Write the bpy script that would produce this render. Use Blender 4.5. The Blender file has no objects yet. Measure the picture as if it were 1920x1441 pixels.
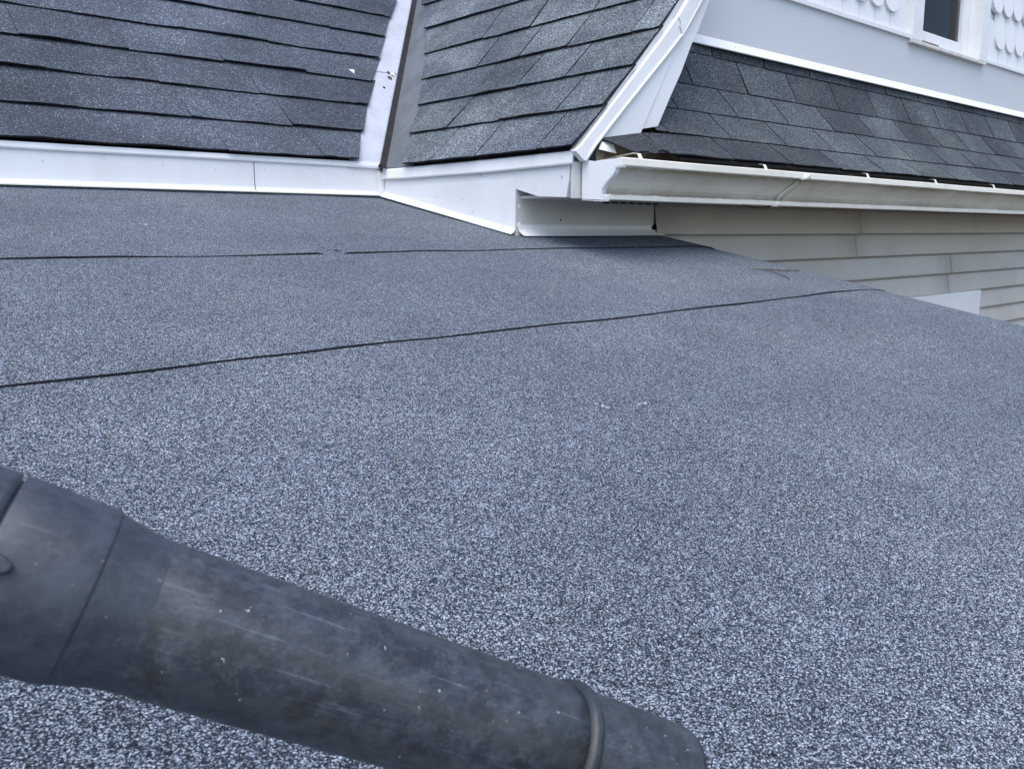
import bpy, bmesh, math, random
from mathutils import Vector, Matrix, noise

# ------------------------------------------------------------------ scene, camera, world, sun
scene = bpy.context.scene
K = 0.359            # metres per building unit (one unit = camera height above the low roof)
RIGHT = Vector((0.7477762, -0.6639465, -0.0023889))
DOWN = Vector((-0.1152702, -0.1262791, -0.9852748))
FWD = Vector((0.6538681, 0.7370404, -0.1709618))

cam_data = bpy.data.cameras.new("camera")
cam = bpy.data.objects.new("camera", cam_data)
scene.collection.objects.link(cam)
cam.matrix_world = Matrix((RIGHT, -DOWN, -FWD)).transposed().to_4x4()
cam_data.sensor_width = 36.0
cam_data.lens = 36.0 * 1640 / 1920
cam_data.clip_start = 0.01
cam_data.clip_end = 2000
cam_data.dof.use_dof = True
cam_data.dof.focus_distance = 1.7
cam_data.dof.aperture_fstop = 32.0
scene.camera = cam

SUN_EL, SUN_AZ = math.radians(66), math.radians(232)     # azimuth measured clockwise from +Y
world = bpy.data.worlds.new("World")
scene.world = world
world.use_nodes = True
wn = world.node_tree.nodes
bg = wn["Background"]
sky = wn.new("ShaderNodeTexSky")
sky.sky_type = 'NISHITA'
sky.sun_disc = False
sky.sun_elevation = SUN_EL
sky.sun_rotation = SUN_AZ
sky.air_density = 1.0
sky.dust_density = 2.0
sky.ozone_density = 1.0
world.node_tree.links.new(sky.outputs[0], bg.inputs[0])
bg.inputs[1].default_value = 0.13

sun_data = bpy.data.lights.new("sun", 'SUN')
sun_data.energy = 1.0
sun_data.angle = math.radians(60)
sun_data.color = (1.0, 0.98, 0.955)
sun = bpy.data.objects.new("sun", sun_data)
scene.collection.objects.link(sun)
to_sun = Vector((math.sin(SUN_AZ) * math.cos(SUN_EL), math.cos(SUN_AZ) * math.cos(SUN_EL), math.sin(SUN_EL)))
sun.rotation_euler = to_sun.to_track_quat('Z', 'Y').to_euler()

scene.view_settings.view_transform = 'Standard'
scene.view_settings.look = 'None'
scene.view_settings.gamma = 1.0
scene.view_settings.use_curve_mapping = False
scene.view_settings.exposure = 1.10

R = random.Random(7)

# ------------------------------------------------------------------ material helpers
def new_mat(name):
    m = bpy.data.materials.new(name)
    m.use_nodes = True
    nt = m.node_tree
    return m, nt, nt.nodes["Principled BSDF"]

def add(nt, kind, **kw):
    n = nt.nodes.new(kind)
    for k, v in kw.items():
        if k.startswith("i_"):
            key = k[2:]
            key = int(key) if key.isdigit() else key
            n.inputs[key].default_value = v
        else:
            setattr(n, k, v)
    return n

def ramp(nt, src, stops, interp='LINEAR'):
    r = nt.nodes.new("ShaderNodeValToRGB")
    cr = r.color_ramp
    cr.interpolation = interp
    while len(cr.elements) < len(stops):
        cr.elements.new(0.5)
    for el, (p, c) in zip(cr.elements, stops):
        el.position = p
        if not isinstance(c, (tuple, list)):
            c = (c, c, c)
        el.color = (*c[:3], 1)
    nt.links.new(src, r.inputs[0])
    return r.outputs[0]

def mix(nt, fac, a, b, blend='MIX'):
    m = nt.nodes.new("ShaderNodeMix")
    m.data_type = 'RGBA'
    m.blend_type = blend
    for sock, v in ((0, fac), (6, a), (7, b)):
        if isinstance(v, bpy.types.NodeSocket):
            nt.links.new(v, m.inputs[sock])
        elif sock == 0:
            m.inputs[0].default_value = v
        else:
            m.inputs[sock].default_value = (*v[:3], 1) if len(v) == 3 else v
    return m.outputs[2]

def noise_tex(nt, vec, scale, detail=4.0, rough=0.6):
    n = add(nt, "ShaderNodeTexNoise", i_Scale=scale, i_Detail=detail, i_Roughness=rough)
    nt.links.new(vec, n.inputs["Vector"])
    return n.outputs[0]

def pos(nt):
    return nt.nodes.new("ShaderNodeNewGeometry").outputs["Position"]

def mapped(nt, vec, scale=(1, 1, 1), loc=(0, 0, 0)):
    m = add(nt, "ShaderNodeMapping")
    m.inputs["Scale"].default_value = scale
    m.inputs["Location"].default_value = loc
    nt.links.new(vec, m.inputs["Vector"])
    return m.outputs[0]

def bump(nt, bsdf, height, strength, dist, prev=None):
    b = add(nt, "ShaderNodeBump", i_Strength=strength, i_Distance=dist)
    nt.links.new(height, b.inputs["Height"])
    if prev is not None:
        nt.links.new(prev, b.inputs["Normal"])
    nt.links.new(b.outputs[0], bsdf.inputs["Normal"])
    return b.outputs[0]

def granular(name, stops, cell, tone=1.0, patch=0.25, clump=0.45, clump2=0.28, stain=None, stain_amt=0.3, tint_random=0.0, rough=0.85, bump_d=0.0012):
    """ceramic-granule roofing: random coloured cells, a bump of grains, weathering patches"""
    m, nt, b = new_mat(name)
    p = pos(nt)
    v = add(nt, "ShaderNodeTexVoronoi", i_Scale=1.0 / cell)
    nt.links.new(p, v.inputs["Vector"])
    sep = add(nt, "ShaderNodeSeparateColor")
    nt.links.new(v.outputs["Color"], sep.inputs[0])
    col = ramp(nt, sep.outputs[0], stops)
    # clumps of grains a few millimetres across
    n1 = noise_tex(nt, p, 0.55 / cell, 2.0)
    col = mix(nt, 1.0, col, ramp(nt, n1, [(0.28, 1 - clump), (0.72, 1 + clump)]), 'MULTIPLY')
    n1b = noise_tex(nt, p, 110.0, 3.0, 0.7)
    col = mix(nt, 1.0, col, ramp(nt, n1b, [(0.25, 1 - clump2), (0.75, 1 + clump2)]), 'MULTIPLY')
    n2 = noise_tex(nt, p, 3.6, 7.0, 0.64)
    col = mix(nt, 1.0, col, ramp(nt, n2, [(0.25, 1 - patch), (0.75, 1 + patch)]), 'MULTIPLY')
    if stain:
        n3 = noise_tex(nt, p, 2.3, 8.0, 0.68)
        f = ramp(nt, n3, [(0.46, 0.0), (0.70, stain_amt)])
        col = mix(nt, f, col, mix(nt, 1.0, col, stain, 'MULTIPLY'))
    if tint_random:
        oi = add(nt, "ShaderNodeObjectInfo")
        t = ramp(nt, oi.outputs["Random"], [(0.0, 1 - tint_random), (1.0, 1 + tint_random)])
        col = mix(nt, 1.0, col, t, 'MULTIPLY')
    col = mix(nt, 1.0, col, (tone, tone, tone), 'MULTIPLY')
    nt.links.new(col, b.inputs["Base Color"])
    b.inputs["Roughness"].default_value = rough
    b.inputs["Specular IOR Level"].default_value = 0.35
    bump(nt, b, sep.outputs[1], 0.8, bump_d)
    return m

def painted(name, base, dirt=(0.35, 0.33, 0.29), amt=0.12, rough=0.45, streak=False, spec=0.4, scale=6.0):
    m, nt, b = new_mat(name)
    p = pos(nt)
    n = noise_tex(nt, mapped(nt, p, (1, 1, 0.25)) if streak else p, scale, 7.0, 0.65)
    col = mix(nt, ramp(nt, n, [(0.42, 0.0), (0.8, amt)]), base, dirt)
    n2 = noise_tex(nt, p, 420.0, 2.0)
    col = mix(nt, ramp(nt, n2, [(0.7, 0.0), (0.78, min(0.35, amt * 2))]), col, dirt)
    nt.links.new(col, b.inputs["Base Color"])
    b.inputs["Specular IOR Level"].default_value = spec
    r = ramp(nt, n, [(0.3, rough - 0.08), (0.8, rough + 0.15)])
    nt.links.new(r, b.inputs["Roughness"])
    n3 = noise_tex(nt, p, 9.0, 2.0)
    bump(nt, b, n3, 0.25, 0.006)
    return m

def plain(name, base, rough=0.7):
    m, nt, b = new_mat(name)
    n = noise_tex(nt, pos(nt), 30.0, 4.0)
    col = mix(nt, 1.0, base, ramp(nt, n, [(0.3, 0.8), (0.7, 1.2)]), 'MULTIPLY')
    nt.links.new(col, b.inputs["Base Color"])
    b.inputs["Roughness"].default_value = rough
    return m

MAT = {}
MAT['roll'] = granular("mineral_roll_roofing",
    [(0.0, (0.006, 0.0075, 0.012)), (0.36, (0.018, 0.022, 0.032)), (0.58, (0.068, 0.085, 0.112)),
     (0.78, (0.188, 0.224, 0.272)), (1.0, (0.51, 0.575, 0.65))], 0.00100, tone=0.97, patch=0.16, clump=0.2, clump2=0.2,
    stain=(1.5, 1.44, 1.3), stain_amt=0.55, bump_d=0.0010)
MAT['shingle_a'] = granular("weathered_shingle_granules",
    [(0.0, (0.024, 0.031, 0.044)), (0.6, (0.055, 0.068, 0.091)), (0.94, (0.10, 0.120, 0.148)), (1.0, (0.40, 0.43, 0.47))],
    0.0019, tone=0.92, patch=0.36, stain=(1.7, 1.7, 1.65), stain_amt=0.7, tint_random=0.2, bump_d=0.0006)
MAT['shingle_b'] = granular("lichened_shingle_granules",
    [(0.0, (0.023, 0.030, 0.041)), (0.45, (0.060, 0.076, 0.098)), (0.8, (0.128, 0.153, 0.180)), (1.0, (0.38, 0.42, 0.45))],
    0.0019, tone=0.80, patch=0.36, stain=(2.5, 2.42, 2.15), stain_amt=0.8, tint_random=0.2, bump_d=0.0009)
MAT['shingle_c'] = granular("dark_shingle_granules",
    [(0.0, (0.013, 0.016, 0.021)), (0.5, (0.033, 0.039, 0.049)), (0.88, (0.066, 0.076, 0.090)), (1.0, (0.24, 0.26, 0.27))],
    0.0019, tone=1.22, patch=0.36, stain=(1.8, 1.95, 1.5), stain_amt=0.6, tint_random=0.34, bump_d=0.0009)
MAT['asphalt'] = plain("asphalt_edge", (0.010, 0.011, 0.014), 0.9)
MAT['underlay'] = plain("roof_underlay", (0.02, 0.021, 0.025), 0.9)
MAT['white'] = painted("white_coated_metal", (0.84, 0.85, 0.86), amt=0.22, streak=True)
MAT['frieze'] = painted("white_frieze_panel", (0.58, 0.605, 0.63), amt=0.06, scale=2.0)
MAT['vinyl'] = painted("grey_vinyl_siding", (0.54, 0.505, 0.46), dirt=(0.27, 0.22, 0.17), amt=0.22, rough=0.5, scale=3.0)
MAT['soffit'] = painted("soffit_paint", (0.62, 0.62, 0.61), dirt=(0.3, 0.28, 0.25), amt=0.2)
MAT['scallop'] = painted("white_scalloped_siding", (0.80, 0.81, 0.82), amt=0.06)
MAT['window_white'] = painted("white_window_vinyl", (0.8, 0.82, 0.83), dirt=(0.45, 0.36, 0.22), amt=0.2, scale=14.0)
MAT['sill'] = painted("stained_sill", (0.70, 0.69, 0.66), dirt=(0.36, 0.27, 0.15), amt=0.55, scale=16.0)
MAT['valley'] = painted("chalky_valley_metal", (0.50, 0.53, 0.60), dirt=(0.14, 0.13, 0.13), amt=0.3, rough=0.5, scale=14.0)
MAT['valley_grey'] = painted("dirty_grey_valley_metal", (0.15, 0.163, 0.18), dirt=(0.05, 0.048, 0.045), amt=0.75, rough=0.5, scale=9.0)
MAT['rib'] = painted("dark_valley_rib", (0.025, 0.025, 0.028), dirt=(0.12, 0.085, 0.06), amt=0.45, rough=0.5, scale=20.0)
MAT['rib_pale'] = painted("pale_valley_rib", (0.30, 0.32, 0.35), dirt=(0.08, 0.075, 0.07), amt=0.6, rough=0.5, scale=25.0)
MAT['rust'] = plain("rust", (0.13, 0.065, 0.038), 0.9)
MAT['black'] = plain("black_gap", (0.008, 0.008, 0.009), 0.95)
MAT['curtain'] = plain("grey_curtain", (0.7, 0.68, 0.68), 0.9)
MAT['room'] = plain("dark_room", (0.03, 0.03, 0.034), 0.95)
MAT['twig'] = plain("dry_twig", (0.15, 0.14, 0.12), 0.9)
MAT['scuff'] = plain("pale_scuff", (0.42, 0.44, 0.47), 0.8)
MAT['flake'] = plain("white_flake", (0.82, 0.83, 0.84), 0.6)

def gutter_mat():
    m, nt, b = new_mat("stained_gutter_enamel")
    p = pos(nt)
    n = noise_tex(nt, mapped(nt, p, (1.0, 1.0, 0.28)), 11.0, 8.0, 0.68)
    n2 = noise_tex(nt, mapped(nt, p, (0.5, 1.0, 1.0)), 5.0, 6.0, 0.6)
    base = (0.92, 0.88, 0.78)
    col = mix(nt, ramp(nt, n, [(0.5, 0.0), (0.8, 0.4)]), base, (0.46, 0.41, 0.31))
    col = mix(nt, ramp(nt, n2, [(0.55, 0.0), (0.78, 0.4)]), col, (0.50, 0.48, 0.28))
    n3 = noise_tex(nt, p, 260.0, 2.0)
    col = mix(nt, ramp(nt, n3, [(0.68, 0.0), (0.75, 0.3)]), col, (0.2, 0.17, 0.13))
    # grime plus painted-in shading under the lip and above the lower ledge
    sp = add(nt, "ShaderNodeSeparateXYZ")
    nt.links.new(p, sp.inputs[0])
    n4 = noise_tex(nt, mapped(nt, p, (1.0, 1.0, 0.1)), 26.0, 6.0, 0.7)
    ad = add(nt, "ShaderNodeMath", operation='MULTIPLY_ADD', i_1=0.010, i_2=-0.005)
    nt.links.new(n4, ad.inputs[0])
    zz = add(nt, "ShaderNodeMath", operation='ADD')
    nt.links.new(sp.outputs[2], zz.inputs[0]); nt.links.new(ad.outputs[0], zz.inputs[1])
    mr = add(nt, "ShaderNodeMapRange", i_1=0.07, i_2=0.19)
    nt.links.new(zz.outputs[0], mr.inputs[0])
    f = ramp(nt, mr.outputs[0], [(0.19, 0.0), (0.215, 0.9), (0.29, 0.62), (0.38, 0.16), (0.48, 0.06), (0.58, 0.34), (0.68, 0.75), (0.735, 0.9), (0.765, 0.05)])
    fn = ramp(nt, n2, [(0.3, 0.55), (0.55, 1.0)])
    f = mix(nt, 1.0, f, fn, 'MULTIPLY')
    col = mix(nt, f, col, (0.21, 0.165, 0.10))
    nt.links.new(col, b.inputs["Base Color"])
    b.inputs["Roughness"].default_value = 0.42
    return m
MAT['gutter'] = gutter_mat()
MAT['silt'] = painted("gutter_silt", (0.36, 0.31, 0.245), dirt=(0.04, 0.035, 0.025), amt=0.7, rough=0.9, spec=0.1, scale=30.0)

def glass_mat():
    m, nt, b = new_mat("window_glass")
    out = nt.nodes["Material Output"]
    tr = add(nt, "ShaderNodeBsdfTransparent"); tr.inputs[0].default_value = (0.8, 0.83, 0.85, 1)
    gl = add(nt, "ShaderNodeBsdfGlossy"); gl.inputs["Roughness"].default_value = 0.02
    fr = add(nt, "ShaderNodeFresnel"); fr.inputs[0].default_value = 1.25
    mx = add(nt, "ShaderNodeMixShader")
    nt.links.new(fr.outputs[0], mx.inputs[0]); nt.links.new(tr.outputs[0], mx.inputs[1]); nt.links.new(gl.outputs[0], mx.inputs[2])
    nt.links.new(mx.outputs[0], out.inputs["Surface"])
    return m
MAT['glass'] = glass_mat()

TUBE_AX = (0.8181, -0.3240, -0.4736)
def tube_mat(name, base, dirt_amt, rough, chalk=0.4):
    m, nt, b = new_mat(name)
    p = pos(nt)
    # coordinates squeezed along the tube so that grime and scratches run lengthwise
    dt = add(nt, "ShaderNodeVectorMath", operation='DOT_PRODUCT')
    nt.links.new(p, dt.inputs[0]); dt.inputs[1].default_value = TUBE_AX
    scl = add(nt, "ShaderNodeVectorMath", operation='SCALE')
    scl.inputs[0].default_value = [c * 0.93 for c in TUBE_AX]
    nt.links.new(dt.outputs["Value"], scl.inputs["Scale"])
    sub = add(nt, "ShaderNodeVectorMath", operation='SUBTRACT')
    nt.links.new(p, sub.inputs[0]); nt.links.new(scl.outputs[0], sub.inputs[1])
    pl = sub.outputs[0]
    n = noise_tex(nt, p, 95.0, 10.0, 0.8)
    n2 = noise_tex(nt, mapped(nt, p, (0.45, 0.8, 1)), 150.0, 10.0, 0.82)
    col = mix(nt, ramp(nt, n, [(0.44, 0.0), (0.58, chalk)]), base, (0.062, 0.075, 0.100))
    col = mix(nt, ramp(nt, n2, [(0.50, 0.0), (0.57, dirt_amt)]), col, (0.075, 0.083, 0.090))
    ns = noise_tex(nt, pl, 420.0, 4.0, 0.6)
    col = mix(nt, ramp(nt, ns, [(0.60, 0.0), (0.68, min(0.9, dirt_amt + 0.15))]), col, (0.10, 0.112, 0.13))
    ng = noise_tex(nt, pl, 95.0, 9.0, 0.75)
    col = mix(nt, ramp(nt, ng, [(0.50, 0.0), (0.60, dirt_amt)]), col, (0.036, 0.037, 0.035))
    n4 = noise_tex(nt, p, 52.0, 9.0, 0.8)
    col = mix(nt, ramp(nt, n4, [(0.48, 0.0), (0.60, dirt_amt * 1.3)]), col, (0.010, 0.011, 0.013))
    n3 = noise_tex(nt, p, 300.0, 2.0)
    col = mix(nt, ramp(nt, n3, [(0.725, 0.0), (0.745, dirt_amt * 1.5)]), col, (0.42, 0.41, 0.36))
    nt.links.new(col, b.inputs["Base Color"])
    r = ramp(nt, n2, [(0.35, rough - 0.03), (0.65, rough + 0.22)])
    nt.links.new(r, b.inputs["Roughness"])
    b.inputs["IOR"].default_value = 1.6
    bp_ = bump(nt, b, n2, 0.5, 0.0006)
    nb = noise_tex(nt, p, 14.0, 3.0)
    bump(nt, b, nb, 0.35, 0.004, bp_)
    return m
MAT['tube'] = tube_mat("dirty_black_plastic", (0.020, 0.025, 0.035), 0.6, 0.33, 0.6)
MAT['collar'] = tube_mat("worn_black_plastic", (0.024, 0.030, 0.042), 0.14, 0.40, 0.5)
MAT['ring'] = tube_mat("black_rubber_ring", (0.020, 0.023, 0.028), 0.1, 0.33, 0.2)

def grass_mat():
    m, nt, b = new_mat("gravel_drive")
    n = noise_tex(nt, pos(nt), 3.0, 8.0, 0.7)
    nt.links.new(ramp(nt, n, [(0.3, (0.055, 0.046, 0.036)), (0.7, (0.11, 0.094, 0.074))]), b.inputs["Base Color"])
    b.inputs["Roughness"].default_value = 0.95
    return m
MAT['grass'] = grass_mat()

# ------------------------------------------------------------------ geometry helpers (building units scaled by K)
def obj_from(name, verts, faces, mats, parent=None, fmat=None, smooth=False, scale=K):
    me = bpy.data.meshes.new(name)
    me.from_pydata([tuple(c * scale for c in v) for v in verts], [], faces)
    if not isinstance(mats, (list, tuple)):
        mats = [mats]
    for m in mats:
        me.materials.append(m)
    if fmat:
        me.polygons.foreach_set("material_index", fmat)
    if smooth:
        me.polygons.foreach_set("use_smooth", [True] * len(me.polygons))
    bm = bmesh.new()
    bm.from_mesh(me)
    bmesh.ops.recalc_face_normals(bm, faces=bm.faces)
    bm.to_mesh(me)
    bm.free()
    o = bpy.data.objects.new(name, me)
    scene.collection.objects.link(o)
    if parent:
        o.parent = parent
    return o

def bevel(o, w=0.0012, seg=2):
    md = o.modifiers.new("bevel", 'BEVEL')
    md.width = w
    md.segments = seg
    md.limit_method = 'ANGLE'
    md.angle_limit = math.radians(35)
    return o

def prism(name, poly, vec, mat, parent=None, bev=0.0012):
    """extrude a planar polygon (list of 3D points) along vec"""
    n = len(poly)
    vec = Vector(vec)
    vs = [Vector(p) for p in poly] + [Vector(p) + vec for p in poly]
    fs = [tuple(range(n)), tuple(range(2 * n - 1, n - 1, -1))]
    fs += [(i, (i + 1) % n, n + (i + 1) % n, n + i) for i in range(n)]
    o = obj_from(name, vs, fs, mat, parent)
    return bevel(o, bev) if bev else o

def box(name, x0, x1, y0, y1, z0, z1, mat, parent=None, bev=0.0012):
    return prism(name, [(x0, y0, z0), (x1, y0, z0), (x1, y1, z0), (x0, y1, z0)], (0, 0, z1 - z0), mat, parent, bev)

def sheet(name, rows, mat, parent=None, thick=0.0, smooth=False, fmat=None):
    """grid of points (rows of equal length) as a quad sheet, optional solidify in metres"""
    nr, nc = len(rows), len(rows[0])
    vs = [p for r in rows for p in r]
    fs = [(i * nc + j, i * nc + j + 1, (i + 1) * nc + j + 1, (i + 1) * nc + j) for i in range(nr - 1) for j in range(nc - 1)]
    o = obj_from(name, vs, fs, mat, parent, fmat, smooth)
    if thick:
        md = o.modifiers.new("solidify", 'SOLIDIFY')
        md.thickness = thick
        md.offset = 0
    return o

def empty(name, parent=None, loc=(0, 0, 0)):
    e = bpy.data.objects.new(name, None)
    e.location = loc
    e.empty_display_size = 0.1
    scene.collection.objects.link(e)
    if parent:
        e.parent = parent
    return e

def lerp(a, b, t):
    return a + (b - a) * t

def interp(v, xs, ys):
    if v <= xs[0]:
        i = 0
    elif v >= xs[-1]:
        i = len(xs) - 2
    else:
        i = max(k for k in range(len(xs) - 1) if xs[k] <= v)
    return lerp(ys[i], ys[i + 1], (v - xs[i]) / (xs[i + 1] - xs[i]))

# ------------------------------------------------------------------ ground and house
ground = obj_from("ground", [(-400, -400, -9.2), (400, -400, -9.2), (400, 400, -9.2), (-400, 400, -9.2)], [(0, 1, 2, 3)], MAT['grass'])
ground["kind"] = "structure"
ground["label"] = "brown gravel ground far below the roof"

house = empty("house")
house["label"] = "house with weathered dark shingle roofs and white trim round a grey low roof"
house["category"] = "house"

SLOPE = 0.19
def deck_z(y):
    return -1.0 + SLOPE * y

WALL_Y, FRIEZE_Y, STRIP_Y, STRIP_X, FASCIA_Y, RAKE_Y = 5.10, 5.12, 6.95, 4.57, 4.50, 4.45
EDGE_X = 6.44

# course nodes (bottom edge of each shingle course)
PA = [(6.925, 0.641), (7.285, 0.925), (7.597, 1.221), (7.91, 1.512), (8.222, 1.81), (8.53, 2.115), (8.835, 2.42), (9.135, 2.73)]
PB = [(4.53, 0.582), (4.846, 0.892), (5.15, 1.197), (5.455, 1.512), (5.745, 1.841), (6.02, 2.188), (6.285, 2.545), (6.545, 2.905)]
PC = [(5.10, 1.72), (5.085, 1.583), (4.935, 1.268), (4.7035, 0.999), (4.444, 0.757), (4.185, 0.565)]   # top to eave

def xb(z): return interp(z, [p[1] for p in PB], [p[0] for p in PB])
def ya(z): return interp(z, [p[1] for p in PA], [p[0] for p in PA])

def vx(z): return lerp(4.575, 5.735, (z - 0.6) / 1.24)      # straight valley line
def vy(z): return lerp(6.935, 8.245, (z - 0.6) / 1.24)

# ---- low-slope roof covered with three lapped sheets
low_roof = empty("low_slope_roof", house)
low_roof["label"] = "low-slope roof covered in lapped grey granulated sheets"
prof = [(-5.0, 0), (-2.5, 0), (-1.0, 0)] + [(-0.5 + 0.07 * i, 0) for i in range(93)] + \
       [(6.10, 0.0), (6.22, -0.003), (6.32, -0.009), (6.42, -0.018), (6.48, -0.032), (6.53, -0.055), (6.55, -0.09), (6.555, -0.20), (6.555, -0.30)]
def roll_sheet(y0, y1, lift0, lift1, seed, wav, skew=0.0):
    ny = max(8, int((y1 - y0) / 0.16))
    rows, under = [], []
    for i in range(ny + 1):
        t = i / ny
        r, u = [], []
        for (x, dz) in prof:
            y = lerp(y0, y1, t) + skew * (1 - t) * (x - 3.5)
            if i == 0:
                y += wav * (noise.noise((x * 1.1 + seed, seed, 0)) * 0.8 + noise.noise((x * 4.0 + seed, 3, 1)) * 0.3 + noise.noise((x * 13.0, 3, seed)) * 0.16)
            und = 0.012 * noise.noise((x * 0.8, y * 0.8, 0.3)) + 0.006 * noise.noise((x * 2.1, y * 2.1, 4.3))
            ridge = lift0 * (1 - t) + lift1 * t
            if i == 0:
                ridge += 0.007 * noise.noise((x * 1.7, seed, 9))
                if seed == 8.7 and 2.60 < x < 2.74:
                    ridge = -0.006
            z = deck_z(y) + und * min(1, (6.6 - x)) + dz + ridge
            r.append((x, y, z))
            u.append((x, y, z - 0.006))
        rows.append(r)
        under.append(u)
    nc = len(prof)
    vs = [p for r in rows for p in r] + [p for r in under for p in r]
    fs, fm = [], []
    off = nc * (ny + 1)
    for i in range(ny):
        for j in range(nc - 1):
            a = i * nc + j
            fs.append((a, a + 1, a + nc + 1, a + nc)); fm.append(0)
            fs.append((off + a + nc, off + a + nc + 1, off + a + 1, off + a)); fm.append(1)
    for j in range(nc - 1):
        fs.append((j, off + j, off + j + 1, j + 1)); fm.append(1)
        a = ny * nc + j
        fs.append((a + 1, off + a + 1, off + a, a)); fm.append(1)
    for i in range(ny):
        a = i * nc
        fs.append((a + nc, off + a + nc, off + a, a)); fm.append(1)
        a = i * nc + nc - 1
        fs.append((a, off + a, off + a + nc, a + nc)); fm.append(0)
    o = obj_from("roofing_sheet", vs, fs, [MAT['roll'], MAT['asphalt']], low_roof, fm, smooth=False)
    return o
s1 = roll_sheet(-2.0, 3.25, 0.0, 0.0, 1.3, 0.0)
s2 = roll_sheet(2.985, 4.75, 0.009, 0.0, 5.1, 0.014, 0.0298)
s3 = roll_sheet(4.62, 6.99, 0.009, 0.0, 8.7, 0.018)
box("roof_decking", -5.0, 6.10, -1.98, 7.2, -0.06, -0.02, MAT['underlay'], low_roof, 0).data.transform(
    Matrix(((1, 0, 0, 0), (0, 1, 0, 0), (0, SLOPE, 1, -1.0 * K), (0, 0, 0, 1))))

def scuff(x, y, lx, ly, seed):
    z = deck_z(y) + 0.012 * noise.noise((x * 0.8, y * 0.8, 0.3)) + 0.006 * noise.noise((x * 2.1, y * 2.1, 4.3)) + (0.006 if y > 3.1 else 0.0)
    for k in range(7):
        cx, cy = x + R.uniform(-lx, lx), y + R.uniform(-ly, ly)
        q = deck_z(cy) - deck_z(y)
        blob("paint_mark", (cx, cy, z + q + 0.0015), (1, 0, 0), (0, 1, SLOPE), R.uniform(0.003, 0.008) * (1.6 if y > 3 else 0.8), MAT['scuff'], low_roof, seed + k, n=8, h=0.0015)
SCUFFS = [(1.90, 5.53, 0.07, 0.03, 1.0), (2.25, 2.06, 0.006, 0.03, 11.0), (2.41, 2.01, 0.025, 0.006, 21.0)]
# walls under the low roof
box("lower_wall", -4.9, 6.25, -1.8, -1.7, -9.2, -1.45, MAT['vinyl'], house, 0)
box("lower_wall", 6.15, 6.25, -1.7, 5.0, -9.2, -1.45, MAT['vinyl'], house, 0)

# ---- shingle maker
def shingle(parent, p0, p1, q0, q1, n, lift, thick, mat, rnd, warp=0.006, droop=None, ragged=0.004, nx=7, nv=3):
    """p = lower corners, q = upper corners, n = outward normal; slab with a lifted, slightly warped butt edge"""
    p0, p1, q0, q1, n = map(Vector, (p0, p1, q0, q1, n))
    ph = rnd.uniform(0, 100)
    top, bot = [], []
    tilt = rnd.uniform(-0.3, 0.3)
    for i in range(nv + 1):
        v = i / nv
        for j in range(nx + 1):
            u = j / nx
            base = lerp(lerp(p0, p1, u), lerp(q0, q1, u), v)
            w = lift * (1 + tilt * (u - 0.5)) + warp * noise.noise((ph + u * 2.2, ph * 0.7, v))
            if i == 0:
                up = (lerp(q0, q1, u) - lerp(p0, p1, u)).normalized()
                base = base + up * (ragged * noise.noise((ph + u * 7, 3.3, ph)) + ragged * 0.7 * noise.noise((ph + u * 2, 8.3, ph)))
            off = max(0.004, w) * (1 - v) ** 1.15 + 0.002
            if droop:
                base = base + droop(u, v)
            top.append(base + n * off)
            bot.append(base + n * (off - thick))
    nc = nx + 1
    vs = top + bot
    o2 = len(top)
    fs, fm = [], []
    for i in range(nv):
        for j in range(nx):
            a = i * nc + j
            fs.append((a, a + 1, a + nc + 1, a + nc)); fm.append(0)
    for j in range(nx):
        fs.append((j, o2 + j, o2 + j + 1, j + 1)); fm.append(1)
        a = nv * nc + j
        fs.append((a + 1, o2 + a + 1, o2 + a, a)); fm.append(1)
    for i in range(nv):
        a = i * nc
        fs.append((a + nc, o2 + a + nc, o2 + a, a)); fm.append(1)
        a += nx
        fs.append((a, o2 + a, o2 + a + nc, a + nc)); fm.append(1)
    fs.append(tuple(o2 + k for k in (0, nv * nc, nv * nc + nx, nx))); fm.append(1)
    return obj_from("shingle", vs, fs, [mat, MAT['asphalt']], parent, fm)

def over(a, b, k):   # extend a->b beyond b so the next course overlaps it
    return Vector(a) + (Vector(b) - Vector(a)) * (1 + k)

# ---- roof A: the main slope facing the camera
main_roof = empty("main_roof", house)
main_roof["label"] = "weathered blue-grey shingled slope above the white base strip"
rows = []
for (y, z) in PA:
    rows.append([(-6.0, y + 0.03, z - 0.05), (vx(z) - 0.32, y + 0.03, z - 0.05)])
sheet("roof_decking", rows, MAT['underlay'], main_roof, 0.01)
VOFF_A = 0.29
TAB_A = 0.86
for i in range(len(PA) - 1):
    (y0, z0), (y1, z1) = PA[i], PA[i + 1]
    n = Vector((0, -(z1 - z0), y1 - y0)).normalized()
    e0 = vx(z0) - VOFF_A + R.uniform(-0.03, 0.02)
    e1 = vx(z1) - VOFF_A + R.uniform(-0.02, 0.02)
    x = e0 - (0.25 + 0.47 * (i % 2)) * TAB_A - R.uniform(0, 0.2)
    right0, right1 = e0, e1 + (e1 - e0) * 0.0
    first = True
    while x > -2.9:
        l0 = x
        gap = 0.0012
        sag = R.uniform(-0.007, 0.007)
        p0, p1 = (l0 + gap, y0 + sag, z0 + sag), (right0, y0 + sag, z0 + sag)
        q0, q1 = over(p0, (l0 + gap, y1, z1), 0.1), over(p1, (right1 if first else right0, y1, z1), 0.1)
        shingle(main_roof, p0, p1, q0, q1, n, R.uniform(0.020, 0.034), 0.015, MAT['shingle_a'], R, warp=0.016, ragged=0.006)
        right0 = l0
        x -= TAB_A * R.uniform(0.95, 1.05)
        first = False

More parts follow.
